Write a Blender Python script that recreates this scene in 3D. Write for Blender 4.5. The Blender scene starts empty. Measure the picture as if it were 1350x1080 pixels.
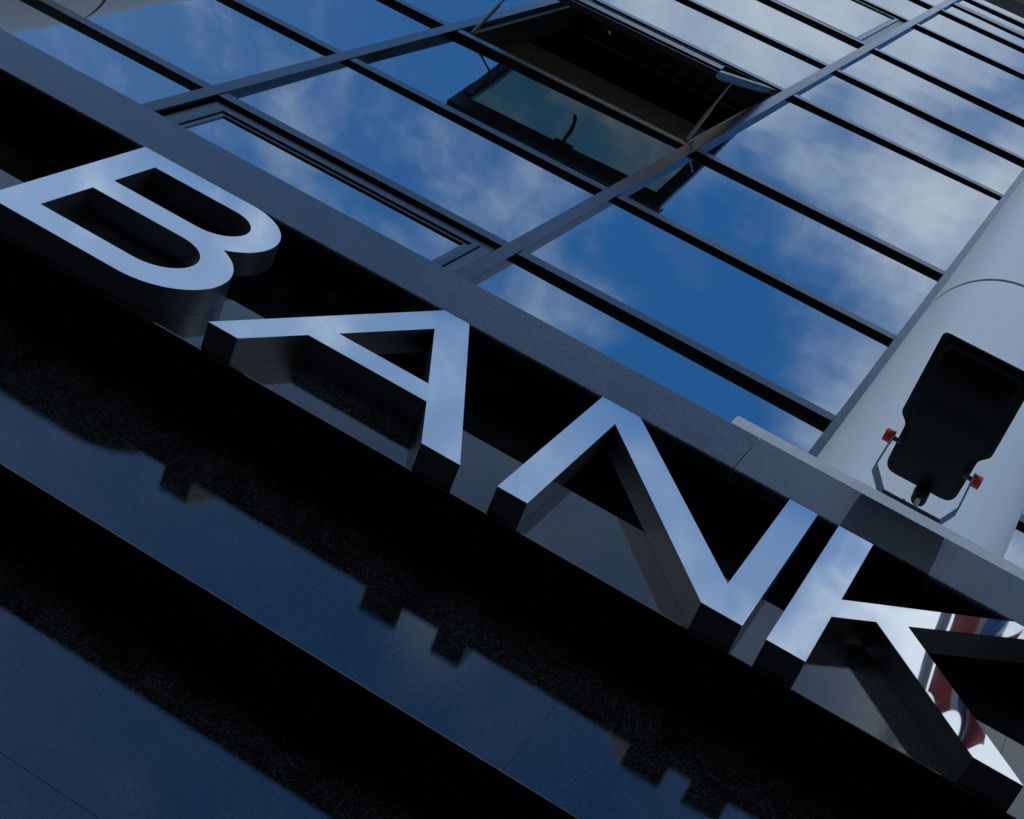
import bpy, bmesh, math, random
from mathutils import Matrix, Vector, geometry
random.seed(7)
scn = bpy.context.scene
COL = scn.collection

# ------------------------------------------------------------------ camera
CAMZ = 1.6
R = ((0.85091959, -0.33679693, 0.40311744),
     (0.47316052, 0.82473952, -0.30971575),
     (-0.22815557, 0.45428246, 0.86114603))
cam = bpy.data.cameras.new('camera'); co = bpy.data.objects.new('camera', cam); COL.objects.link(co)
rx, ry, rz = Vector(R[0]), -Vector(R[1]), -Vector(R[2])
m = Matrix(((rx.x, ry.x, rz.x, 0), (rx.y, ry.y, rz.y, 0), (rx.z, ry.z, rz.z, CAMZ), (0, 0, 0, 1)))
co.matrix_world = m
cam.sensor_fit = 'HORIZONTAL'; cam.sensor_width = 36.0; cam.lens = 59.289
cam.clip_start = 0.05; cam.clip_end = 2000
scn.camera = co

# ------------------------------------------------------------------ world and sun
SUN_EL, SUN_AZ = math.radians(42), math.radians(18)     # sun stands behind the building (+Y side)
w = bpy.data.worlds.new('World'); scn.world = w; w.use_nodes = True
nt = w.node_tree; nt.nodes.clear()
def N(tree, t, **kw):
    n = tree.nodes.new(t)
    for k, v in kw.items(): setattr(n, k, v)
    return n
def L(tree, a, b): tree.links.new(a, b)
def math_n(tree, op, a, b=None, c=None):
    n = N(tree, 'ShaderNodeMath', operation=op)
    for i, v in enumerate((a, b, c)):
        if v is None: continue
        if isinstance(v, (int, float)): n.inputs[i].default_value = v
        else: L(tree, v, n.inputs[i])
    return n.outputs[0]
sky = N(nt, 'ShaderNodeTexSky', sky_type='NISHITA', sun_disc=False)
sky.sun_elevation = SUN_EL; sky.sun_rotation = SUN_AZ
sky.altitude = 200; sky.air_density = 1.0; sky.dust_density = 0.2; sky.ozone_density = 1.6
tc = N(nt, 'ShaderNodeTexCoord')
sep = N(nt, 'ShaderNodeSeparateXYZ'); L(nt, tc.outputs['Generated'], sep.inputs[0])
zc = math_n(nt, 'MAXIMUM', sep.outputs[2], 0.06)
px = math_n(nt, 'DIVIDE', sep.outputs[0], zc)
py = math_n(nt, 'DIVIDE', sep.outputs[1], zc)
cmb = N(nt, 'ShaderNodeCombineXYZ'); L(nt, px, cmb.inputs[0]); L(nt, py, cmb.inputs[1])
# drifting cloud layer: broad cover, cells and wisps
def noise(vec, scale, detail, rough, dist, off):
    mp = N(nt, 'ShaderNodeMapping'); mp.inputs['Location'].default_value = off
    L(nt, vec, mp.inputs[0])
    n = N(nt, 'ShaderNodeTexNoise'); n.inputs['Scale'].default_value = scale
    n.inputs['Detail'].default_value = detail; n.inputs['Roughness'].default_value = rough
    n.inputs['Distortion'].default_value = dist
    L(nt, mp.outputs[0], n.inputs['Vector'])
    return n.outputs['Fac']
n1 = noise(cmb.outputs[0], 3.2, 2.0, 0.5, 0.0, (0.35, 1.62, 0.0))
n2 = noise(cmb.outputs[0], 8.0, 7.0, 0.55, 0.1, (3.1, 0.4, 0.7))
# thick cloud towards the zenith, a bank low on the right, thin veil in between
def ss(v, a, b, lo, hi):
    n = N(nt, 'ShaderNodeMapRange', interpolation_type='SMOOTHSTEP'); L(nt, v, n.inputs[0])
    for k_, q_ in enumerate((a, b, lo, hi)): n.inputs[k_ + 1].default_value = q_
    return n.outputs[0]
def blob(cx, cy, rx_, ry_):
    a = math_n(nt, 'DIVIDE', math_n(nt, 'SUBTRACT', px, cx), rx_); b = math_n(nt, 'DIVIDE', math_n(nt, 'SUBTRACT', py, cy), ry_)
    d = math_n(nt, 'SQRT', math_n(nt, 'ADD', math_n(nt, 'MULTIPLY', a, a), math_n(nt, 'MULTIPLY', b, b)))
    return ss(d, 0.2, 1.5, 1.0, 0.0)
rad = math_n(nt, 'SQRT', math_n(nt, 'ADD', math_n(nt, 'MULTIPLY', px, px), math_n(nt, 'MULTIPLY', py, py)))
bias = math_n(nt, 'MULTIPLY', blob(-0.17, -0.14, 0.22, 0.19), 0.30)
bias = math_n(nt, 'ADD', bias, math_n(nt, 'MULTIPLY', blob(0.16, -0.52, 0.20, 0.14), 0.30))
bias = math_n(nt, 'ADD', bias, math_n(nt, 'MULTIPLY', ss(py, -0.10, 0.20, 0.0, 1.0), 0.22))  # cloud past the zenith, added for whiter light on the column
bias = math_n(nt, 'ADD', bias, math_n(nt, 'MULTIPLY', blob(-0.07, -0.40, 0.07, 0.05), 0.20))
bias = math_n(nt, 'ADD', bias, ss(rad, 0.80, 1.00, 0.0, -0.12))
bias = math_n(nt, 'ADD', bias, ss(rad, 1.15, 1.55, 0.0, 0.40))  # low cloud all round, added to brighten and whiten the column
s = math_n(nt, 'ADD', math_n(nt, 'MULTIPLY', n1, 0.40), math_n(nt, 'MULTIPLY', n2, 0.80))
s = math_n(nt, 'ADD', s, bias)
n3 = noise(cmb.outputs[0], 17.0, 6.0, 0.6, 0.25, (1.3, 2.2, 0.2))
wisp = math_n(nt, 'MULTIPLY', ss(n3, 0.46, 0.80, 0.0, 0.24), ss(n1, 0.38, 0.60, 0.15, 1.0))
mr = N(nt, 'ShaderNodeMapRange', interpolation_type='SMOOTHSTEP')
L(nt, s, mr.inputs[0]); mr.inputs[1].default_value = 0.60; mr.inputs[2].default_value = 1.0
ay = math_n(nt, 'ABSOLUTE', py)
veil = math_n(nt, 'MULTIPLY', ss(ay, 0.45, 0.53, 0.0, 0.20), ss(ay, 0.60, 0.75, 1.0, 0.1))
veil = math_n(nt, 'ADD', veil, ss(px, -0.30, -0.75, 0.0, 0.10))
cfac = math_n(nt, 'MINIMUM', math_n(nt, 'ADD', math_n(nt, 'ADD', math_n(nt, 'MULTIPLY', mr.outputs[0], 0.92), veil), wisp), 0.94)
hs = N(nt, 'ShaderNodeHueSaturation'); hs.inputs['Hue'].default_value = 0.502; hs.inputs['Saturation'].default_value = 1.36; hs.inputs['Value'].default_value = 2.9
L(nt, sky.outputs[0], hs.inputs['Color'])
mixw = N(nt, 'ShaderNodeMix', data_type='RGBA')
L(nt, cfac, mixw.inputs[0]); L(nt, hs.outputs[0], mixw.inputs[6]); mixw.inputs[7].default_value = (9.6, 11.3, 13.1, 1)
bg = N(nt, 'ShaderNodeBackground'); bg.inputs[1].default_value = 0.1
L(nt, mixw.outputs[2], bg.inputs[0])
wo = N(nt, 'ShaderNodeOutputWorld'); L(nt, bg.outputs[0], wo.inputs[0])

sl = bpy.data.lights.new('sun', 'SUN'); so = bpy.data.objects.new('sun', sl); COL.objects.link(so)
sl.energy = 3.0; sl.angle = math.radians(0.5); sl.color = (1.0, 0.95, 0.88)
sd = Vector((math.sin(SUN_AZ) * math.cos(SUN_EL), math.cos(SUN_AZ) * math.cos(SUN_EL), math.sin(SUN_EL)))
so.rotation_euler = sd.to_track_quat('Z', 'Y').to_euler(); so.location = sd * 60
vs = scn.view_settings
vs.view_transform = 'Standard'; vs.look = 'None'; vs.gamma = 1.0; vs.use_curve_mapping = False
vs.exposure = 0.12

# ------------------------------------------------------------------ units
S = 2.0                                   # one unit = distance camera to letter faces, 2 m
def P(x, y, z): return Vector((S * x, S * y, CAMZ + S * z))
LEDGE_Y, SIGN_Y, TIER2_Y, TIER3_Y = 1.0035, 1.038, 1.130, 1.222
LEDGE_Z0, LEDGE_Z1 = 2.056 * 1.0035, 2.187 * 1.0035
SIGN_TOP = 1.785 * 1.038
SIGN_Z0, TIER2_Z0, TIER3_Z0 = 1.699, 1.4125, 1.140
COLY = 1.38; COLR = 0.1436 * COLY; COLX = -0.0017
G = 1.0655 * COLY                         # glass plane
GROUND = -CAMZ / S

# ------------------------------------------------------------------ materials
def new_mat(name):
    mt = bpy.data.materials.new(name); mt.use_nodes = True
    t = mt.node_tree; b = t.nodes['Principled BSDF']
    return mt, t, b
def obj_coord(t, scale=(1, 1, 1)):
    g = N(t, 'ShaderNodeNewGeometry'); mp = N(t, 'ShaderNodeMapping')
    mp.inputs['Scale'].default_value = scale
    L(t, g.outputs['Position'], mp.inputs[0]); return mp.outputs[0]
def tnoise(t, vec, scale, detail=4, rough=0.5):
    n = N(t, 'ShaderNodeTexNoise'); n.inputs['Scale'].default_value = scale
    n.inputs['Detail'].default_value = detail; n.inputs['Roughness'].default_value = rough
    L(t, vec, n.inputs['Vector']); return n.outputs['Fac']
def maprange(t, v, a, b, c, d):
    n = N(t, 'ShaderNodeMapRange'); L(t, v, n.inputs[0])
    for i, q in enumerate((a, b, c, d)): n.inputs[i + 1].default_value = q
    return n.outputs[0]
def bump(t, b, h, strength, dist):
    n = N(t, 'ShaderNodeBump'); n.inputs['Strength'].default_value = strength
    n.inputs['Distance'].default_value = dist
    L(t, h, n.inputs['Height']); L(t, n.outputs[0], b.inputs['Normal'])
def ramp(t, v, stops):
    r = N(t, 'ShaderNodeValToRGB'); e = r.color_ramp.elements
    e[0].position, e[0].color = stops[0][0], (*stops[0][1], 1)
    e[1].position, e[1].color = stops[1][0], (*stops[1][1], 1)
    for p, c in stops[2:]:
        q = e.new(p); q.color = (*c, 1)
    L(t, v, r.inputs[0]); return r.outputs[0]

def granite(name, dark, light, r0, r1, bumpk=0.05, ior=1.55, grain=0.12):
    mt, t, b = new_mat(name)
    v = obj_coord(t)
    sp = tnoise(t, v, 190, 3, 0.75); bl = tnoise(t, v, 7, 5, 0.6)
    s_ = math_n(t, 'ADD', math_n(t, 'MULTIPLY', sp, 0.8), math_n(t, 'MULTIPLY', bl, 0.2))
    L(t, ramp(t, s_, [(0.48, dark), (0.66, light)]), b.inputs['Base Color'])
    rr = tnoise(t, v, 14, 5, 0.6)
    L(t, maprange(t, rr, 0.3, 0.7, r0, r1), b.inputs['Roughness'])
    b.inputs['IOR'].default_value = ior
    wv = tnoise(t, obj_coord(t, (3, 3, 9)), 16, 4, 0.6)
    h = math_n(t, 'ADD', wv, math_n(t, 'MULTIPLY', sp, grain))
    bump(t, b, h, bumpk, 0.004)
    return mt
M = {}
M['granite'] = granite('black_polished_granite', (0.002, 0.002, 0.0022), (0.036, 0.036, 0.038), 0.014, 0.04, 0.022, 1.50, 0.7)
M['granite_tier'] = granite('black_tier_granite', (0.002, 0.002, 0.0022), (0.036, 0.036, 0.038), 0.014, 0.04, 0.022, 1.62, 0.7)
M['ledge'] = granite('honed_grey_granite', (0.016, 0.016, 0.016), (0.088, 0.086, 0.083), 0.12, 0.2, 0.16, 1.42, 0.9)
M['ledge_dark'] = granite('dark_honed_granite', (0.0015, 0.0016, 0.002), (0.014, 0.015, 0.018), 0.10, 0.2, 0.16, 1.16, 0.5)
M['ledge_pale'] = granite('pale_honed_granite', (0.024, 0.024, 0.024), (0.108, 0.105, 0.100), 0.18, 0.28, 0.16, 1.42, 0.9)

def steel(name, col, rough, wav, scale, lo=0.5, hi=1.9):
    mt, t, b = new_mat(name)
    b.inputs['Base Color'].default_value = (*col, 1); b.inputs['Metallic'].default_value = 1
    v = obj_coord(t)
    L(t, maprange(t, tnoise(t, v, 30, 4, 0.6), 0.3, 0.7, rough * lo, rough * hi), b.inputs['Roughness'])
    if wav:
        h = tnoise(t, v, scale, 0.4, 0.4); bump(t, b, h, 1.0, wav)
    return mt
M['steel'] = steel('polished_steel_face', (0.60, 0.585, 0.56), 0.035, 0.0014, 3.0)
M['steel_wavy'] = steel('polished_steel_wavy_face', (0.62, 0.60, 0.58), 0.014, 0.0020, 3.6)
M['steel_side'] = steel('satin_steel_return', (0.29, 0.29, 0.295), 0.36, 0.0, 5.0, 0.92, 1.08)

def metal_paint(name, c, rough, spec=0.5, coat=0.0, var=0.15):
    mt, t, b = new_mat(name)
    v = obj_coord(t); n = tnoise(t, v, 18, 5, 0.6)
    lo = tuple(q * (1 - var) for q in c); hi = tuple(q * (1 + var) for q in c)
    L(t, ramp(t, n, [(0.3, lo), (0.7, hi)]), b.inputs['Base Color'])
    L(t, maprange(t, tnoise(t, v, 45, 4, 0.6), 0.3, 0.7, rough * 0.85, rough * 1.2), b.inputs['Roughness'])
    b.inputs['Specular IOR Level'].default_value = spec
    b.inputs['Coat Weight'].default_value = coat
    return mt
M['cap'] = metal_paint('grey_anodised_cap', (0.052, 0.053, 0.055), 0.24, 0.5)
M['cap'].node_tree.nodes['Principled BSDF'].inputs['Metallic'].default_value = 1.0
M['frame'] = metal_paint('dark_sash_frame', (0.020, 0.021, 0.024), 0.28, 0.6)
M['black'] = metal_paint('black_housing', (0.007, 0.007, 0.0075), 0.34, 0.25)
M['stay'] = metal_paint('grey_stay_metal', (0.03, 0.03, 0.031), 0.35, 0.5)
M['red'] = metal_paint('red_plastic', (0.85, 0.055, 0.018), 0.45, 0.4)
M['bracket'] = metal_paint('grey_bracket', (0.045, 0.052, 0.065), 0.35, 0.5)
M['cable'] = metal_paint('pale_cable', (0.35, 0.36, 0.38), 0.5, 0.4)
M['white'] = metal_paint('white_column_paint', (0.82, 0.775, 0.72), 0.42, 0.4, 0.0, 0.03)
mt = M['white']; t = mt.node_tree; b = t.nodes['Principled BSDF']
st = tnoise(t, obj_coord(t, (14, 14, 0.35)), 2.2, 5, 0.6); bl = tnoise(t, obj_coord(t), 1.7, 4, 0.55)
gr = math_n(t, 'ADD', math_n(t, 'MULTIPLY', st, 0.6), math_n(t, 'MULTIPLY', bl, 0.4))
L(t, ramp(t, gr, [(0.34, (0.81, 0.755, 0.685)), (0.56, (0.86, 0.80, 0.725))]), b.inputs['Base Color'])
M['plinth'] = metal_paint('off_white_plinth_paint', (0.60, 0.59, 0.55), 0.6, 0.3, 0.0, 0.07)
M['joint'] = metal_paint('dark_joint_sealant', (0.10, 0.11, 0.11), 0.8, 0.2)
M['soffit'] = metal_paint('grey_eave_soffit', (0.62, 0.60, 0.55), 0.7, 0.2)
M['wall'] = metal_paint('rear_wall_render', (0.22, 0.22, 0.21), 0.85, 0.2)
M['room'] = metal_paint('room_ceiling_paint', (0.82, 0.74, 0.58), 0.9, 0.1)
M['floor'] = metal_paint('pale_room_floor', (0.75, 0.71, 0.63), 0.7, 0.2)
M['dark'] = metal_paint('dark_reveal', (0.012, 0.012, 0.012), 0.7, 0.2)
M['rail'] = metal_paint('blind_rail', (0.25, 0.24, 0.23), 0.6, 0.3)
M['pole'] = metal_paint('grey_pole_paint', (0.34, 0.36, 0.37), 0.4, 0.4)

# mirror-coated blue-grey glazing
mt, t, b = new_mat('coated_glazing'); M['glass'] = mt
b.inputs['Base Color'].default_value = (0.004, 0.006, 0.008, 1); b.inputs['IOR'].default_value = 4.8
b.inputs['Roughness'].default_value = 0.012
v = obj_coord(t); bump(t, b, tnoise(t, v, 1.6, 1, 0.3), 1.0, 0.0024)
# sash pane seen from its inner side: tinted and mostly see-through
mt, t, b = new_mat('tinted_sash_glazing'); M['tint'] = mt
t.nodes.remove(b); out = t.nodes['Material Output']
tr = N(t, 'ShaderNodeBsdfTransparent'); tr.inputs[0].default_value = (0.76, 0.67, 0.54, 1)
gl = N(t, 'ShaderNodeBsdfGlossy'); gl.inputs['Roughness'].default_value = 0.01; gl.inputs[0].default_value = (0.7, 0.75, 0.8, 1)
mx = N(t, 'ShaderNodeMixShader'); mx.inputs[0].default_value = 0.06
L(t, tr.outputs[0], mx.inputs[1]); L(t, gl.outputs[0], mx.inputs[2]); L(t, mx.outputs[0], out.inputs[0])

mt, t, b = new_mat('lamp_lens'); M['lens'] = mt
b.inputs['Base Color'].default_value = (0.004, 0.004, 0.004, 1); b.inputs['Roughness'].default_value = 0.2; b.inputs['Specular IOR Level'].default_value = 0.25

mt, t, b = new_mat('paving'); M['ground'] = mt
v = obj_coord(t); br = N(t, 'ShaderNodeTexBrick'); L(t, v, br.inputs['Vector']); br.inputs['Scale'].default_value = 1.6
br.inputs['Color1'].default_value = (0.045, 0.043, 0.042, 1); br.inputs['Color2'].default_value = (0.055, 0.053, 0.050, 1)
br.inputs['Mortar'].default_value = (0.02, 0.02, 0.02, 1); br.inputs['Mortar Size'].default_value = 0.012
L(t, br.outputs[0], b.inputs['Base Color']); b.inputs['Roughness'].default_value = 0.85

mt, t, b = new_mat('flag_cloth'); M['flag'] = mt
uv = N(t, 'ShaderNodeUVMap'); sx = N(t, 'ShaderNodeSeparateXYZ'); L(t, uv.outputs[0], sx.inputs[0])
r = N(t, 'ShaderNodeValToRGB'); r.color_ramp.interpolation = 'CONSTANT'
RED, WHT, BLU = (0.80, 0.20, 0.20, 1), (0.85, 0.85, 0.85, 1), (0.10, 0.20, 0.55, 1)
e = r.color_ramp.elements; e[0].position = 0; e[0].color = RED; e[1].position = 0.42; e[1].color = WHT
for p_, c_ in ((0.50, BLU), (0.72, WHT), (0.78, RED)):
    q = e.new(p_); q.color = c_
L(t, sx.outputs[0], r.inputs[0]); L(t, r.outputs[0], b.inputs['Base Color']); b.inputs['Roughness'].default_value = 0.9

# ------------------------------------------------------------------ builders
def thing(name, loc, label, cat, group=None):
    o = bpy.data.objects.new(name, None); COL.objects.link(o); o.location = loc; o.empty_display_size = 0.2
    o['label'] = label; o['category'] = cat
    if group: o['group'] = group
    return o
def link(name, me, mat, parent=None):
    me.materials.append(M[mat]); o = bpy.data.objects.new(name, me); COL.objects.link(o)
    if parent:
        o.parent = parent
        chain = Matrix.Identity(4); q = parent
        if q.type == 'EMPTY': chain = Matrix.Translation(q.location)
        elif q.parent: chain = Matrix.Translation(q.parent.location) @ q.matrix_parent_inverse
        o.matrix_parent_inverse = chain.inverted()
    return o
def finish(name, bm, mat, parent=None, smooth=False):
    bmesh.ops.recalc_face_normals(bm, faces=bm.faces[:])
    me = bpy.data.meshes.new(name); bm.to_mesh(me); bm.free()
    if smooth:
        for p in me.polygons: p.use_smooth = True
    return link(name, me, mat, parent)
def box_bm(bm, a, b):
    vs_ = [bm.verts.new((x, y, z)) for x in (a[0], b[0]) for y in (a[1], b[1]) for z in (a[2], b[2])]
    for f in ((0, 1, 3, 2), (4, 6, 7, 5), (0, 4, 5, 1), (2, 3, 7, 6), (0, 2, 6, 4), (1, 5, 7, 3)):
        bm.faces.new([vs_[i] for i in f])
    return vs_
def box(name, x0, x1, y0, y1, z0, z1, mat, parent=None, bev=0.0, seg=2, unit=True):
    bm = bmesh.new()
    a, b = (P(x0, y0, z0), P(x1, y1, z1)) if unit else ((x0, y0, z0), (x1, y1, z1))
    box_bm(bm, a, b)
    bmesh.ops.recalc_face_normals(bm, faces=bm.faces[:])
    if bev: bmesh.ops.bevel(bm, geom=bm.edges[:], offset=bev, segments=seg, profile=0.5, affect='EDGES')
    o = finish(name, bm, mat, parent)
    if bev and seg > 1:
        pass
    return o
def panel(name, x0, x1, y0, y1, z0, z1, mat, parent, bev=0.012, seg=4, top=0.0):
    bm = bmesh.new(); a, b = P(x0, y0, z0), P(x1, y1, z1); box_bm(bm, a, b)
    bmesh.ops.recalc_face_normals(bm, faces=bm.faces[:])
    es = [e for e in bm.edges if all(abs(v.co.y - a.y) < 1e-6 and abs(v.co.z - a.z) < 1e-6 for v in e.verts)]
    bmesh.ops.bevel(bm, geom=es, offset=bev, segments=seg, profile=0.5, affect='EDGES')
    if top:
        es = [e for e in bm.edges if all(abs(v.co.y - a.y) < 1e-6 and abs(v.co.z - b.z) < 1e-6 for v in e.verts)]
        bmesh.ops.bevel(bm, geom=es, offset=top, segments=2, profile=0.5, affect='EDGES')
    return finish(name, bm, mat, parent)
def tube(name, pts, rad, mat, parent=None, n=12, cap=True):
    bm = bmesh.new(); rings = []
    for i, p in enumerate(pts):
        p = Vector(p); d = (Vector(pts[min(i + 1, len(pts) - 1)]) - Vector(pts[max(i - 1, 0)])).normalized()
        u = d.orthogonal().normalized(); v_ = d.cross(u)
        if rings:
            u = (pu - d * pu.dot(d)).normalized(); v_ = d.cross(u)
        pu = u
        rr = rad[i] if isinstance(rad, (list, tuple)) else rad
        rings.append([bm.verts.new(p + (u * math.cos(k * 2 * math.pi / n) + v_ * math.sin(k * 2 * math.pi / n)) * rr) for k in range(n)])
    for a, b in zip(rings, rings[1:]):
        for k in range(n): bm.faces.new((a[k], a[(k + 1) % n], b[(k + 1) % n], b[k])).smooth = True
    if cap:
        for rg in (rings[0], rings[-1]): bm.faces.new([bm.verts.new(v.co) for v in rg])
    return finish(name, bm, mat, parent)

# ------------------------------------------------------------------ ground
bm = bmesh.new()
for q in ((-300, -300, 0), (300, -300, 0), (300, 300, 0), (-300, 300, 0)): bm.verts.new(q)
bm.faces.new(bm.verts[:]); g = finish('ground', bm, 'ground'); g['kind'] = 'structure'

mt, t, b = new_mat('horizon_blocker_green'); M['blocker'] = mt  # added ring of terrain, keeps the bright horizon out of the letter sides
v = obj_coord(t); L(t, ramp(t, tnoise(t, v, 0.3, 6, 0.7), [(0.35, (0.015, 0.022, 0.010)), (0.7, (0.045, 0.06, 0.028))]), b.inputs['Base Color']); b.inputs['Roughness'].default_value = 1.0
bm = bmesh.new(); rr = random.Random(3); prev = None; first = None; NH = 120
hh = [38 + 9 * math.sin(k * 2 * math.pi * 3 / NH + 1) + 6 * math.sin(k * 2 * math.pi * 7 / NH) + rr.uniform(-2, 2) for k in range(NH)]
for k in range(NH + 1):
    a = 2 * math.pi * (k % NH) / NH; h_ = hh[k % NH]
    ring = [bm.verts.new((math.cos(a) * q, math.sin(a) * q, z_)) for q, z_ in ((118, -0.5), (135, h_ * 0.35), (155, h_ * 0.8), (180, h_), (230, h_ * 1.05), (295, -1))] if k < NH else first
    if prev:
        for p_, q_, r_, u_ in zip(prev, prev[1:], ring[1:], ring): bm.faces.new((p_, q_, r_, u_)).smooth = True
    else: first = ring
    prev = ring
hl = finish('horizon_blocker', bm, 'blocker'); hl['kind'] = 'structure'

X0, X1 = -4.6, 3.0                         # facade extent in units

# ------------------------------------------------------------------ granite ledge above the sign
t_ = thing('granite_ledge', P(-0.5, LEDGE_Y, LEDGE_Z0), 'honed grey granite ledge running along the bottom of the glass facade', 'stone ledge')
joints = [X0, -3.3, -1.86, -0.2288, -0.0676, 0.0617, 0.75, 1.9, X1]
mats = ['ledge', 'ledge', 'ledge', 'ledge_pale', 'ledge_dark', 'ledge', 'ledge', 'ledge']
for i in range(len(joints) - 1):
    dy = random.uniform(-0.0004, 0.0004)
    gl_ = 0.0011 if abs(joints[i] + 0.2288) < 1e-6 else 0.0003
    o = panel('slab', joints[i] + gl_, joints[i + 1] - 0.0002, LEDGE_Y + dy, LEDGE_Y + 0.02, LEDGE_Z0 + dy, LEDGE_Z1 + dy, mats[i], t_, 0.010, 4, 0.003)
    if mats[i] == 'ledge_dark': o['label'] = 'darker slab of the ledge, nearest the floodlight'
box('coping', X0, X1, LEDGE_Y + 0.0205, G + 0.03, LEDGE_Z1 - 0.03, LEDGE_Z1 - 0.0025, 'ledge', t_)
box('soffit', X0, X1, LEDGE_Y + 0.0205, 1.125, LEDGE_Z0 + 0.004, LEDGE_Z1 - 0.031, 'granite', t_)

# ------------------------------------------------------------------ sign wall and the stepped tiers below it
t_ = thing('sign_wall', P(-0.5, SIGN_Y, SIGN_Z0), 'polished black granite wall strip behind the steel letters', 'stone wall')
sj = [X0, -3.0, -1.42, 0.2276, 1.6, X1]
for i in range(len(sj) - 1):
    panel('panel', sj[i] + 0.0003, sj[i + 1] - 0.0003, SIGN_Y, SIGN_Y + 0.05, SIGN_Z0, SIGN_TOP, 'granite', t_, 0.005, 3, 0.003)
box('recess_back', X0, X1, 1.10, 1.125, SIGN_TOP - 0.1, LEDGE_Z0 + 0.003, 'granite', t_)
box('soffit', X0, X1, SIGN_Y + 0.0505, 1.1295, SIGN_Z0 + 0.002, SIGN_Z0 + 0.03, 'granite', t_)
t_ = thing('granite_tier', P(-0.5, TIER2_Y, TIER2_Z0), 'black granite strip below the letters, mirroring their feet', 'stone wall', 'stepped granite strips')
sj = [X0, -3.1, -1.7, -0.235, 1.05, X1]
for i in range(len(sj) - 1):
    panel('panel', sj[i] + 0.0002, sj[i + 1] - 0.0002, TIER2_Y, TIER2_Y + 0.088, TIER2_Z0, SIGN_Z0 + 0.001, 'granite_tier', t_, 0.003, 3)
t_ = thing('granite_tier', P(-0.5, TIER3_Y, TIER3_Z0), 'lowest black granite strip, set farthest back below the letters', 'stone wall', 'stepped granite strips')
sj = [X0, -2.6, -1.3, 0.35, 1.7, X1]
for k, (za, zb) in enumerate(((TIER3_Z0 + 0.0002, TIER2_Z0 + 0.001), (0.62, TIER3_Z0 - 0.0002), (0.1, 0.6192), (-0.42, 0.0992), (GROUND, -0.4208))):
    for i in range(len(sj) - 1):
        panel('panel', sj[i] + 0.0003, sj[i + 1] - 0.0003, TIER3_Y, TIER3_Y + 0.09, za, zb, 'granite_tier', t_, 0.0008, 1)

# ------------------------------------------------------------------ letters
def arc(cx, cz, rx_, rz_, a0, a1, n):
    return [(cx + rx_ * math.cos(math.radians(a0 + (a1 - a0) * i / n)), cz + rz_ * math.sin(math.radians(a0 + (a1 - a0) * i / n))) for i in range(n + 1)]
Z0, Z1 = 1.705, 2.0590
def b_outline():
    cl, zl, rl = -1.006, 1.8035, 0.0985
    cu, zu, ru = -1.0260, 1.9645, 0.0945
    # circle intersection on the right
    dx, dz = cu - cl, zu - zl; d = math.hypot(dx, dz)
    a = (rl * rl - ru * ru + d * d) / (2 * d); h = math.sqrt(rl * rl - a * a)
    ix, iz = cl + a * dx / d + h * dz / d, zl + a * dz / d - h * dx / d
    t1 = math.degrees(math.atan2(iz - zl, ix - cl)); t2 = math.degrees(math.atan2(iz - zu, ix - cu))
    out = [(-1.22, Z0)] + arc(cl, zl, rl, rl, -90, t1, 56) + arc(cu, zu, ru, ru, t2, 90, 56)[1:] + [(-1.22, Z1)]
    c1 = [(-1.1695, 1.7551)] + arc(-1.0155, 1.8115, 0.0564, 0.0564, -90, 90, 22) + [(-1.1695, 1.8679)]
    c2 = [(-1.1695, 1.9157)] + arc(-1.0250, 1.9653, 0.0496, 0.0496, -90, 90, 22) + [(-1.1695, 2.0149)]
    return [out, c1, c2]
LET = {
 'B': b_outline(),
 'A': [[(-.8602, Z0), (-.8154, Z0), (-.7674, 1.8019), (-.5851, 1.8019), (-.5410, Z0), (-.4853, Z0), (-.6500, Z1), (-.6917, Z1)],
       [(-.7457, 1.8457), (-.6738, 1.9936), (-.6054, 1.8457)]],
 'N': [[(-.4326, Z0), (-.3905, Z0), (-.3905, 2.004), (-.1537, Z0), (-.0998, Z0), (-.0998, Z1), (-.1417, Z1), (-.1417, 1.7738), (-.3730, Z1), (-.4326, Z1)]],
 'K': [[(-.0686, Z0), (-.0180, Z0), (-.0180, 1.829), (.0316, 1.8734), (.1917, Z0), (.253, Z0), (.0675, 1.9031), (.2391, Z1), (.1863, Z1), (-.0180, 1.8795), (-.0180, Z1), (-.0686, Z1)]],
}
def letter(ch, label, facemat):
    loops = LET[ch]
    xs = [p[0] for p in loops[0]]
    root = thing('sign_letter', P((min(xs) + max(xs)) / 2, 1.02, Z0), label, 'sign letter', 'letters of the bank sign')
    root['text'] = ch
    def build(y0, y1, name, mat, front, back):
        bm = bmesh.new(); idx = []
        for lp in loops:
            f = [bm.verts.new(P(x, y0, z)) for x, z in lp]; bk = [bm.verts.new(P(x, y1, z)) for x, z in lp]
            n = len(lp)
            for i in range(n): bm.faces.new((f[i], f[(i + 1) % n], bk[(i + 1) % n], bk[i]))
            idx.append((f, bk))
        tris = geometry.tessellate_polygon([[Vector((x, z, 0)) for x, z in lp] for lp in loops])
        allf = [v for f, _ in idx for v in f]; allb = [v for _, k in idx for v in k]
        for a, b_, c in tris:
            if front: bm.faces.new((allf[a], allf[b_], allf[c]))
            if back: bm.faces.new((allb[a], allb[b_], allb[c]))
        return finish(name, bm, mat, root)
    build(1.0, 1.0010, 'face', facemat, True, False)
    build(1.0011, 1.0377, 'return', 'steel_side', True, True)
    # stand-off pins fixing the letter to the wall
    for x, z in ((loops[0][0][0] + 0.02, Z0 + 0.05),):
        tube('fixing_pin', [P(x, 1.0377, z), P(x, SIGN_Y + 0.001, z)], 0.005, 'steel_side', root, 8)
    return root
letter('B', 'polished steel letter B, first of the sign', 'steel')
letter('A', 'polished steel letter A between B and N', 'steel')
letter('N', 'polished steel letter N between A and K', 'steel')
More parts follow.
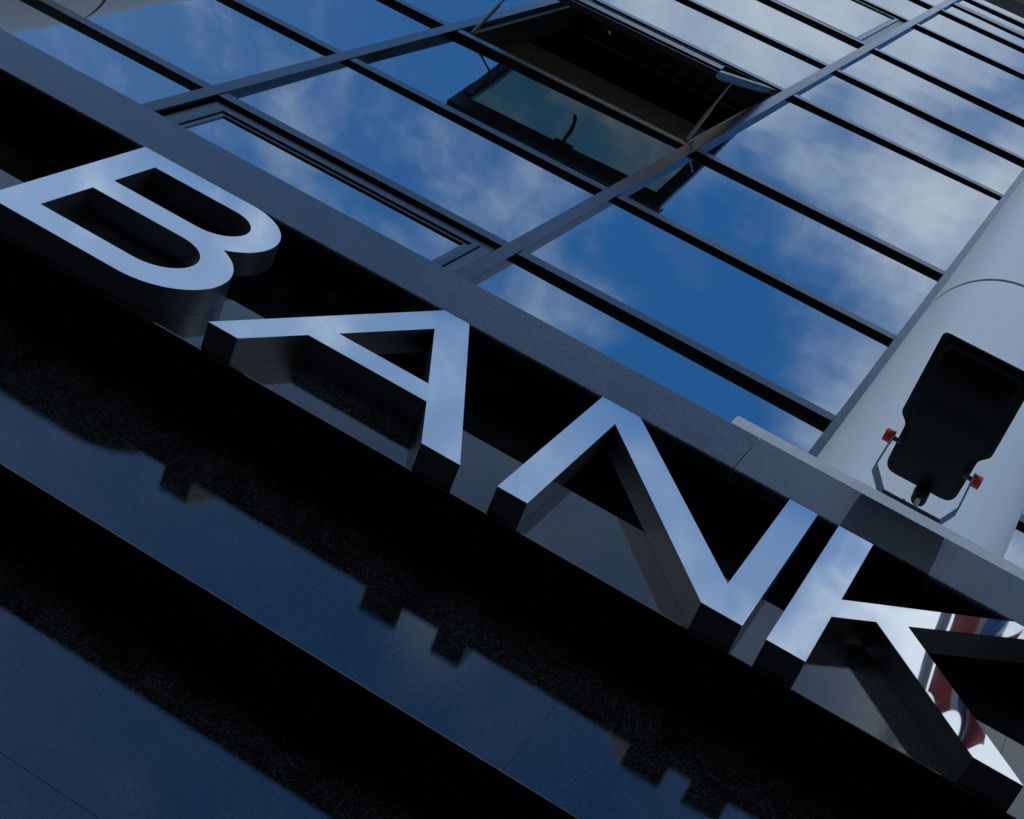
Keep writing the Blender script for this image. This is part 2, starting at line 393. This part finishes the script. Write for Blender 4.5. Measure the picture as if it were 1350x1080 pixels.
letter('K', 'polished steel letter K below the floodlight, reflecting a red and blue flag', 'steel_wavy')

# ------------------------------------------------------------------ curtain wall
cw = thing('curtain_wall', P(-0.5, G, LEDGE_Z1 - 0.01), 'mirrored glass facade with dark grey mullions and transoms', 'glass facade')
PITCH, CAPW = 0.575, 0.0255
MX = [-1.296 + PITCH * k for k in range(-3, 6)]            # mullion centres (units of glass distance)
TZ = [2.342, 2.783, 3.245, 3.996, 4.436, 4.887, 5.505, 5.935, 6.395]
CAPH = 0.0262
TOPZ = 6.86
def gbox(name, x0, x1, y0, y1, z0, z1, mat, parent, bev=0.0, seg=2):
    return box(name, G * x0, G * x1, G * y0, G * y1, G * z0, G * z1, mat, parent, bev, seg)
zb = LEDGE_Z1 / G - 0.003
for x in MX:
    gbox('mullion', x - CAPW / 2, x + CAPW / 2, 1 - 0.0105, 1.003, zb, TOPZ, 'cap', cw, 0.0015, 1)
    gbox('mullion_back', x - 0.011, x + 0.011, 1.004, 1.06, zb, TOPZ, 'frame', cw)
MID = MX.index(min(MX, key=lambda q: abs(q + 1.296)))      # left mullion of the middle bay
edges = [zb - CAPH] + TZ + [TOPZ]
OPEN = {(MID, 3)}; CLOSED = {(MID, 0), (MID, 6)}
for i in range(len(MX) - 1):
    xa, xb = MX[i] + CAPW / 2, MX[i + 1] - CAPW / 2
    for j in range(len(edges) - 1):
        za, z2 = edges[j] + CAPH, edges[j + 1]
        if j > 0:
            gbox('transom', xa + 0.0003, xb - 0.0003, 1 - 0.0086, 1.003, edges[j], edges[j] + CAPH, 'cap', cw, 0.0015, 1)
        if (i, j) in OPEN: continue
        # pane: thin slab, each set very slightly out of true
        ins = 0.0
        if (i, j) in CLOSED: ins = 0.046
        bm = bmesh.new()
        a, b = P(G * (xa + ins - 0.004), G * 1.0, G * (za + (ins if j else 0) - 0.004)), P(G * (xb - ins + 0.004), G * 1.008, G * (z2 - ins + 0.004))
        box_bm(bm, a, b)
        c = (a + b) / 2
        rot = Matrix.Rotation(random.gauss(0, 0.0026), 4, 'X') @ Matrix.Rotation(random.gauss(0, 0.0034), 4, 'Z')
        bmesh.ops.transform(bm, matrix=Matrix.Translation(c) @ rot @ Matrix.Translation(-c), verts=bm.verts[:])
        finish('glass_pane', bm, 'glass', cw)
        if (i, j) == (MID + 1, 7):
            pass

def frame_ring(name, xa, xb, za, z2, wd, y0, y1, mat, parent, bev=0.002):
    bm = bmesh.new()
    for (p, q) in (((xa, za), (xa + wd, z2)), ((xb - wd, za), (xb, z2)), ((xa + wd, z2 - wd), (xb - wd, z2)), ((xa + wd, za), (xb - wd, za + wd))):
        b2 = bmesh.new(); box_bm(b2, P(G * p[0], G * y0, G * p[1]), P(G * q[0], G * y1, G * q[1]))
        bmesh.ops.recalc_face_normals(b2, faces=b2.faces[:])
        bmesh.ops.bevel(b2, geom=b2.edges[:], offset=bev, segments=1, affect='EDGES')
        tmp = bpy.data.meshes.new('tmp'); b2.to_mesh(tmp); b2.free(); bm.from_mesh(tmp); bpy.data.meshes.remove(tmp)
    return finish(name, bm, mat, parent)
for (i, j) in CLOSED:
    xa, xb = MX[i] + CAPW / 2, MX[i + 1] - CAPW / 2
    za, z2 = edges[j] + CAPH, edges[j + 1]
    if j == 0: za -= 0.03
    o = frame_ring('window_frame', xa + 0.006, xb - 0.006, za + 0.006, z2 - 0.006, 0.020, 0.9985, 1.014, 'frame', cw)
    frame_ring('window_sash', xa + 0.0265, xb - 0.0265, za + 0.0265, z2 - 0.0265, 0.0110, 0.9955, 1.012, 'cap', o)
    frame_ring('glazing_bead', xa + 0.0378, xb - 0.0378, za + 0.0378, z2 - 0.0378, 0.0090, 0.9985, 1.012, 'frame', o)

# the open top-hung window of the middle bay
i, j = MID, 3
xa, xb = MX[i] + CAPW / 2, MX[i + 1] - CAPW / 2
za, z2 = edges[j] + CAPH, edges[j + 1]
frame_ring('window_frame', xa + 0.001, xb - 0.001, za + 0.001, z2 - 0.001, 0.013, 1.001, 1.062, 'frame', cw)
ow = thing('open_window', P(G * (xa + xb) / 2, G, G * z2), 'open top-hung window sash tilted out of the middle bay', 'window')
sx0, sx1 = xa + 0.010, xb - 0.010
HZ, HY = z2 - 0.008, 1.008
LEN = 0.705; ANG = math.radians(12.6)
def sash_pt(x, d, n):     # d along the sash down from the hinge, n outward from its inner face
    return P(G * x, G * (HY - math.sin(ANG) * d - math.cos(ANG) * n), G * (HZ - math.cos(ANG) * d + math.sin(ANG) * n))
def sash_box(name, x0, x1, d0, d1, n0, n1, mat, parent, bev=0.002):
    bm = bmesh.new()
    vv = [bm.verts.new(sash_pt(x, d, n)) for x in (x0, x1) for d in (d0, d1) for n in (n0, n1)]
    for f in ((0, 1, 3, 2), (4, 6, 7, 5), (0, 4, 5, 1), (2, 3, 7, 6), (0, 2, 6, 4), (1, 5, 7, 3)): bm.faces.new([vv[k] for k in f])
    bmesh.ops.recalc_face_normals(bm, faces=bm.faces[:])
    if bev: bmesh.ops.bevel(bm, geom=bm.edges[:], offset=bev, segments=2, affect='EDGES')
    return finish(name, bm, mat, parent)
FW = 0.030; TH = 0.013
sash_box('stile', sx0, sx0 + FW, 0, LEN, 0, TH, 'frame', ow)
sash_box('stile', sx1 - FW, sx1, 0, LEN, 0, TH, 'frame', ow)
sash_box('bottom_rail', sx0 + FW, sx1 - FW, LEN - FW * 1.5, LEN, 0, TH, 'frame', ow)
sash_box('top_rail', sx0 + FW, sx1 - FW, 0, FW, 0, TH, 'frame', ow)
sash_box('glass_pane', sx0 + FW - 0.002, sx1 - FW + 0.002, FW - 0.002, LEN - FW * 1.5 + 0.002, TH - 0.005, TH - 0.003, 'tint', ow, 0)
dp = sash_pt(0, LEN, TH); dy_ = dp.y / (S * G); dz_ = (dp.z - CAMZ) / (S * G)
gbox('drip_edge', sx0 - 0.003, sx1 + 0.003, dy_ - 0.007, dy_ - 0.001, dz_ - 0.002, dz_ + 0.030, 'cap', ow, 0.0015, 1)
hx = (sx0 + sx1) / 2 + 0.004
hb = sash_box('handle_base', hx - 0.022, hx + 0.022, LEN - FW * 1.5 - 0.004, LEN - FW * 1.1, -0.005, -0.0005, 'black', ow)
tube('handle', [sash_pt(hx, LEN - FW * 1.4, -0.004), sash_pt(hx, LEN - FW * 1.4, -0.016), sash_pt(hx - 0.001, LEN - FW * 2.2, -0.020), sash_pt(hx - 0.008, LEN - FW * 3.2, -0.021), sash_pt(hx - 0.017, LEN - FW * 4.1, -0.019), sash_pt(hx - 0.026, LEN - FW * 4.7, -0.018)],
     [0.011, 0.013, 0.014, 0.014, 0.014, 0.013], 'black', hb, 10)
for sgn, x in ((0, sx0 + 0.004), (1, sx1 - 0.004)):
    pj = P(G * x, G * 1.0, G * (za + 0.03)); ps = sash_pt(x, LEN * 0.74, -0.004)
    tube('stay_arm', [pj, pj.lerp(ps, 0.55)], 0.0135, 'stay', ow, 10)
    tube('stay_rod', [pj.lerp(ps, 0.54), ps], 0.0075, 'stay', ow, 10)
sash_box('stay_plate', sx1 - FW * 0.9, sx1 - FW * 0.2, LEN * 0.15, LEN * 0.92, -0.004, -0.0005, 'stay', ow)
sash_box('stay_plate', sx0 + FW * 0.2, sx0 + FW * 0.9, LEN * 0.15, LEN * 0.92, -0.004, -0.0005, 'stay', ow)
# thin dark bar high up in the bay right of the middle
ib = MID + 1
gbox('dark_bar', MX[ib] + CAPW / 2 + 0.001, MX[ib + 1] - CAPW / 2 - 0.001, 0.994, 0.9995, 6.165, 6.225, 'frame', cw)

# ------------------------------------------------------------------ building behind the glass
bb = thing('bank_building', P(-0.5, G * 1.06 + 3, GROUND), 'dark mass of the bank building behind the glass facade with its grey eave', 'building')
wx0, wx1, wz0, wz1 = xa - 0.03, xb + 0.03, za - 0.04, z2 + 0.06      # room opening
BX0, BX1, BY0, BY1, BT = X0 / G, X1 / G, 1.065, 6.0, TOPZ + 0.6
gbox('wall', BX0 - 6, wx0 - 0.25, BY0, BY1, GROUND / G + 0.001, BT, 'wall', bb)  # reaches past the facade: added width to shade the ground in front
gbox('wall', wx1 + 0.25, BX1 + 6, BY0, BY1, GROUND / G + 0.001, BT, 'wall', bb)  # same added width on the right, for the wider shadow
gbox('wall', wx0 - 0.25, wx1 + 0.25, BY0, BY1, GROUND / G + 0.001, wz0 - 0.1, 'wall', bb)
gbox('wall', wx0 - 0.25, wx1 + 0.25, BY0, BY1, wz1 + 0.06, BT, 'wall', bb)
gbox('wall', wx0 - 0.25, wx1 + 0.25, 2.6, BY1, wz0 - 0.1, wz1 + 0.06, 'wall', bb)
gbox('ceiling', wx0 - 0.249, wx1 + 0.249, 1.172, 2.599, wz1 + 0.0, wz1 + 0.059, 'room', bb)
gbox('floor', wx0 - 0.249, wx1 + 0.249, 1.07, 2.599, wz0 - 0.099, wz0 - 0.08, 'floor', bb)
gbox('bulkhead', wx0 - 0.249, wx1 + 0.249, 1.066, 1.171, wz1 - 0.03, wz1 + 0.059, 'dark', bb)
gbox('blind_rail', xa + 0.02, xb - 0.01, 1.088, 1.0925, wz1 - 0.040, wz1 - 0.0305, 'rail', bb)
gbox('eave', BX0, BX1, 1 - 0.045, 1.064, TOPZ + 0.002, BT, 'soffit', bb)
gbox('roof', BX0 - 6.1, BX1 + 6.1, 0.94, BY1 + 0.1, BT + 0.002, BT + 0.12, 'wall', bb)

# ------------------------------------------------------------------ columns
def column(cx, label):
    c = thing('column', P(cx, COLY, LEDGE_Z1), label, 'column', 'round white columns on the ledge')
    zr = 2.955 * COLY
    def cyl(name, z0, z1, r, mat, par):
        n = 96; bm = bmesh.new()
        a = [bm.verts.new(P(cx + r * math.cos(k * 2 * math.pi / n), COLY + r * math.sin(k * 2 * math.pi / n), z0)) for k in range(n)]
        b = [bm.verts.new(P(cx + r * math.cos(k * 2 * math.pi / n), COLY + r * math.sin(k * 2 * math.pi / n), z1)) for k in range(n)]
        for k in range(n): bm.faces.new((a[k], a[(k + 1) % n], b[(k + 1) % n], b[k])).smooth = True
        bm.faces.new([bm.verts.new(v.co) for v in a]); bm.faces.new([bm.verts.new(v.co) for v in b])
        return finish(name, bm, mat, par)
    cyl('shaft', LEDGE_Z1, zr - 0.010, COLR, 'white', c)
    cyl('joint_ring', zr - 0.010, zr + 0.010, COLR - 0.006, 'joint', c)
    cyl('shaft', zr + 0.010, zr + 2.2, COLR, 'white', c)
    cyl('joint_ring', zr + 2.2, zr + 2.220, COLR - 0.004, 'joint', c)
    cyl('shaft', zr + 2.220, TOPZ * G, COLR, 'white', c)
    box('plinth', cx - 0.281, cx + 0.294, 1.03, COLY - 0.02, LEDGE_Z1 - 0.002, 2.2215 * 1.03, 'plinth', c, 0.008, 3)
    return c
column(COLX, 'round white column standing behind the floodlight')
column(-2.066 * COLY, 'round white column left of the letter B, seen mirrored in the glass')

# ------------------------------------------------------------------ floodlight
FK = 1.03
def PF(x, y, z): return P(FK * x, FK * y, FK * z)
def fbox(n, a, b, c, d, e_, f, m_, p_): return box(n, FK * a, FK * b, FK * c, FK * d, FK * e_, FK * f, m_, p_)
fl = thing('floodlight', PF(0, 1.01, 2.2225), 'black floodlight with red knobs facing down in front of the white column', 'floodlight')
FX, FZ = -0.0055, 2.445
def rrect(hw, y0, y1, r, n=6):
    pts = []
    for cx, cy, a0 in ((hw - r, y1 - r, 0), (-hw + r, y1 - r, 90), (-hw + r, y0 + r, 180), (hw - r, y0 + r, 270)):
        for k in range(n + 1):
            a = math.radians(a0 + 90 * k / n); pts.append((cx + r * math.cos(a), cy + r * math.sin(a)))
    return pts
def rounded_poly(pts, rads, n=5):
    out = []
    for i, p in enumerate(pts):
        p = Vector(p); a = Vector(pts[i - 1]); b = Vector(pts[(i + 1) % len(pts)]); r = rads[i]
        da, db = (a - p).normalized(), (b - p).normalized()
        p0, p1 = p + da * r, p + db * r
        for k in range(n + 1):
            q = k / n; out.append(tuple((1 - q) ** 2 * p0 + 2 * q * (1 - q) * p + q * q * p1))
    return out
def plate(name, outline, z0, z1, mat, parent, bev=0.0, topscale=1.0):
    bm = bmesh.new()
    a = [bm.verts.new(PF(FX + x, y, z0)) for x, y in outline]
    cx = sum(q[0] for q in outline) / len(outline); cy = sum(q[1] for q in outline) / len(outline)
    b = [bm.verts.new(PF(FX + cx + (x - cx) * topscale, cy + (y - cy) * topscale, z1)) for x, y in outline]
    n = len(a)
    for k in range(n): bm.faces.new((a[k], a[(k + 1) % n], b[(k + 1) % n], b[k]))
    bm.faces.new(a); bm.faces.new(b)
    bmesh.ops.recalc_face_normals(bm, faces=bm.faces[:])
    if bev:
        es = [e for e in bm.edges if abs(e.verts[0].co.z - e.verts[1].co.z) < 1e-6]
        bmesh.ops.bevel(bm, geom=es, offset=bev, segments=3, affect='EDGES')
    return finish(name, bm, mat, parent)
HW, HN = 0.0750, 0.0585
ym, yt, yb_ = 0.976, 0.822, 1.065
shape = [(-HW, yt), (HW, yt), (HW, ym - 0.008), (HN + 0.002, ym + 0.006), (HN, yb_), (-HN, yb_), (-HN - 0.002, ym + 0.006), (-HW, ym - 0.008)]
rads = [0.010, 0.010, 0.006, 0.006, 0.020, 0.020, 0.006, 0.006]
plate('housing', rounded_poly(shape, rads), FZ, FZ + 0.030, 'black', fl, 0.003, 0.86)
k_ = 0.0085
shape2 = [(-HW + k_, yt + k_), (HW - k_, yt + k_), (HW - k_, ym - 0.006), (HN - k_ * 0.5, ym + 0.006), (HN - k_ * 0.6, yb_ - k_ * 0.5), (-HN + k_ * 0.6, yb_ - k_ * 0.5), (-HN + k_ * 0.5, ym + 0.006), (-HW + k_, ym - 0.006)]
bz = plate('bezel', rounded_poly(shape2, [0.018, 0.018, 0.008, 0.008, 0.018, 0.018, 0.008, 0.008]), FZ - 0.011, FZ - 0.0002, 'black', fl, 0.011)
plate('lens', rrect(HW - 0.019, yt + 0.020, ym - 0.012, 0.006), FZ - 0.0123, FZ - 0.0112, 'lens', bz)
for k in range(16):
    x = FX - 0.045 + k * 0.006
    fbox('cooling_rib', x, x + 0.0022, yt + 0.0015, yt + 0.0075, FZ - 0.0035, FZ - 0.0004, 'black', fl)
for sx_ in (-1, 1):
    for yy in (yt + 0.0065, ym - 0.014):
        tube('screw', [PF(FX + sx_ * (HW - 0.0058), yy, FZ - 0.002), PF(FX + sx_ * (HW - 0.0058), yy, FZ - 0.0001)], 0.004, 'bracket', fl, 8)
for k in range(7):
    x = FX - 0.042 + k * 0.014
    fbox('cooling_fin', x, x + 0.003, yt + 0.02, yb_ - 0.02, FZ + 0.0305, FZ + 0.052, 'black', fl)
KY, KZ = 1.005, 2.428
def strip(name, path, wd, th, mat, parent):      # flat bent bar, wd along Y
    bm = bmesh.new(); prev = None
    for i, (x, z) in enumerate(path):
        a = Vector(path[max(i - 1, 0)]); b = Vector(path[min(i + 1, len(path) - 1)]); d = (b - a).normalized(); nrm = Vector((-d.y, d.x)) * th
        ring = [bm.verts.new(PF(x, KY - wd, z)), bm.verts.new(PF(x, KY + wd, z)), bm.verts.new(PF(x + nrm.x, KY + wd, z + nrm.y)), bm.verts.new(PF(x + nrm.x, KY - wd, z + nrm.y))]
        if prev:
            for k in range(4): bm.faces.new((prev[k], prev[(k + 1) % 4], ring[(k + 1) % 4], ring[k]))
        else: bm.faces.new(ring)
        prev = ring
    bm.faces.new(prev)
    return finish(name, bm, mat, parent)
bz0 = 2.2255
path = [(-0.0735, KZ + 0.012), (-0.0735, KZ - 0.03), (-0.0728, 2.298), (-0.0440, bz0), (0.0450, bz0), (0.0612, 2.296), (0.0615, KZ - 0.03), (0.0615, KZ + 0.012)]
strip('bracket', path, 0.0075, 0.0022, 'bracket', fl)
for x, sg in ((-0.0735, -1), (0.0617, 1)):
    tube('knob', [PF(x - sg * 0.0030, KY, KZ), PF(x - sg * 0.0029, KY, KZ), PF(x + sg * 0.0115, KY, KZ), PF(x + sg * 0.0125, KY, KZ)], [0.014, 0.021, 0.022, 0.018], 'red', fl, 12)
    tube('pivot_bolt', [PF(x - sg * 0.016, KY, KZ), PF(x + sg * 0.001, KY, KZ)], 0.008, 'bracket', fl, 10)
gl_ = tube('cable_gland', [PF(0.0030, 1.058, FZ - 0.002), PF(0.0030, 1.060, FZ - 0.018), PF(0.0045, 1.0605, FZ - 0.019), PF(0.0055, 1.062, FZ - 0.048)], [0.018, 0.018, 0.026, 0.024], 'black', fl, 14)
tube('cable', [PF(0.0055, 1.062, FZ - 0.046), PF(0.006, 1.062, FZ - 0.10), PF(0.004, 1.056, FZ - 0.18), PF(0.003, 1.055, 2.2235)], 0.008, 'cable', fl, 8)
tube('bolt', [PF(-0.012, KY, 2.2225), PF(-0.012, KY, 2.2365), PF(-0.012, KY, 2.2366), PF(-0.012, KY, 2.2415)], [0.010, 0.010, 0.006, 0.006], 'bracket', fl, 6)

# ------------------------------------------------------------------ flagpole and flag behind the camera (mirrored in the K)
PX, PY = 0.105 * 3 * S, -1.0 * S
fp = thing('flagpole', (PX, PY, 0), 'slim grey flagpole behind the viewer, seen only mirrored in the letter K', 'flagpole')
tube('pole', [(PX, PY, 0), (PX, PY, 7), (PX, PY, 14.3)], [0.075, 0.06, 0.036], 'pole', fp, 20)
tube('finial', [(PX, PY, 14.3), (PX, PY, 14.34), (PX, PY, 14.40), (PX, PY, 14.45)], [0.03, 0.06, 0.06, 0.02], 'pole', fp, 16)
bm = bmesh.new(); uvl = bm.loops.layers.uv.new('UVMap'); nu, nv = 40, 16; gridv = []
for b_i in range(nv + 1):
    row = []
    for a_i in range(nu + 1):
        u, v_ = a_i / nu, b_i / nv
        x = PX + 0.06 + 0.46 * u - 0.05 * math.sin(v_ * 3.0) * u
        y = PY + 0.11 * math.sin(u * 13 + v_ * 1.2) * (0.3 + 0.7 * u)
        z = 14.15 - 1.95 * v_ - 0.35 * u * u
        row.append(bm.verts.new((x, y, z)))
    gridv.append(row)
for b_i in range(nv):
    for a_i in range(nu):
        f = bm.faces.new((gridv[b_i][a_i], gridv[b_i][a_i + 1], gridv[b_i + 1][a_i + 1], gridv[b_i + 1][a_i])); f.smooth = True
        for lp, (uu, vv) in zip(f.loops, ((a_i, b_i), (a_i + 1, b_i), (a_i + 1, b_i + 1), (a_i, b_i + 1))): lp[uvl].uv = (uu / nu, vv / nv)
fo = finish('flag', bm, 'flag')
sol = fo.modifiers.new('thickness', 'SOLIDIFY'); sol.thickness = 0.004
fo['label'] = 'drooping red, white and blue flag, seen only mirrored in the letter K'; fo['category'] = 'flag'
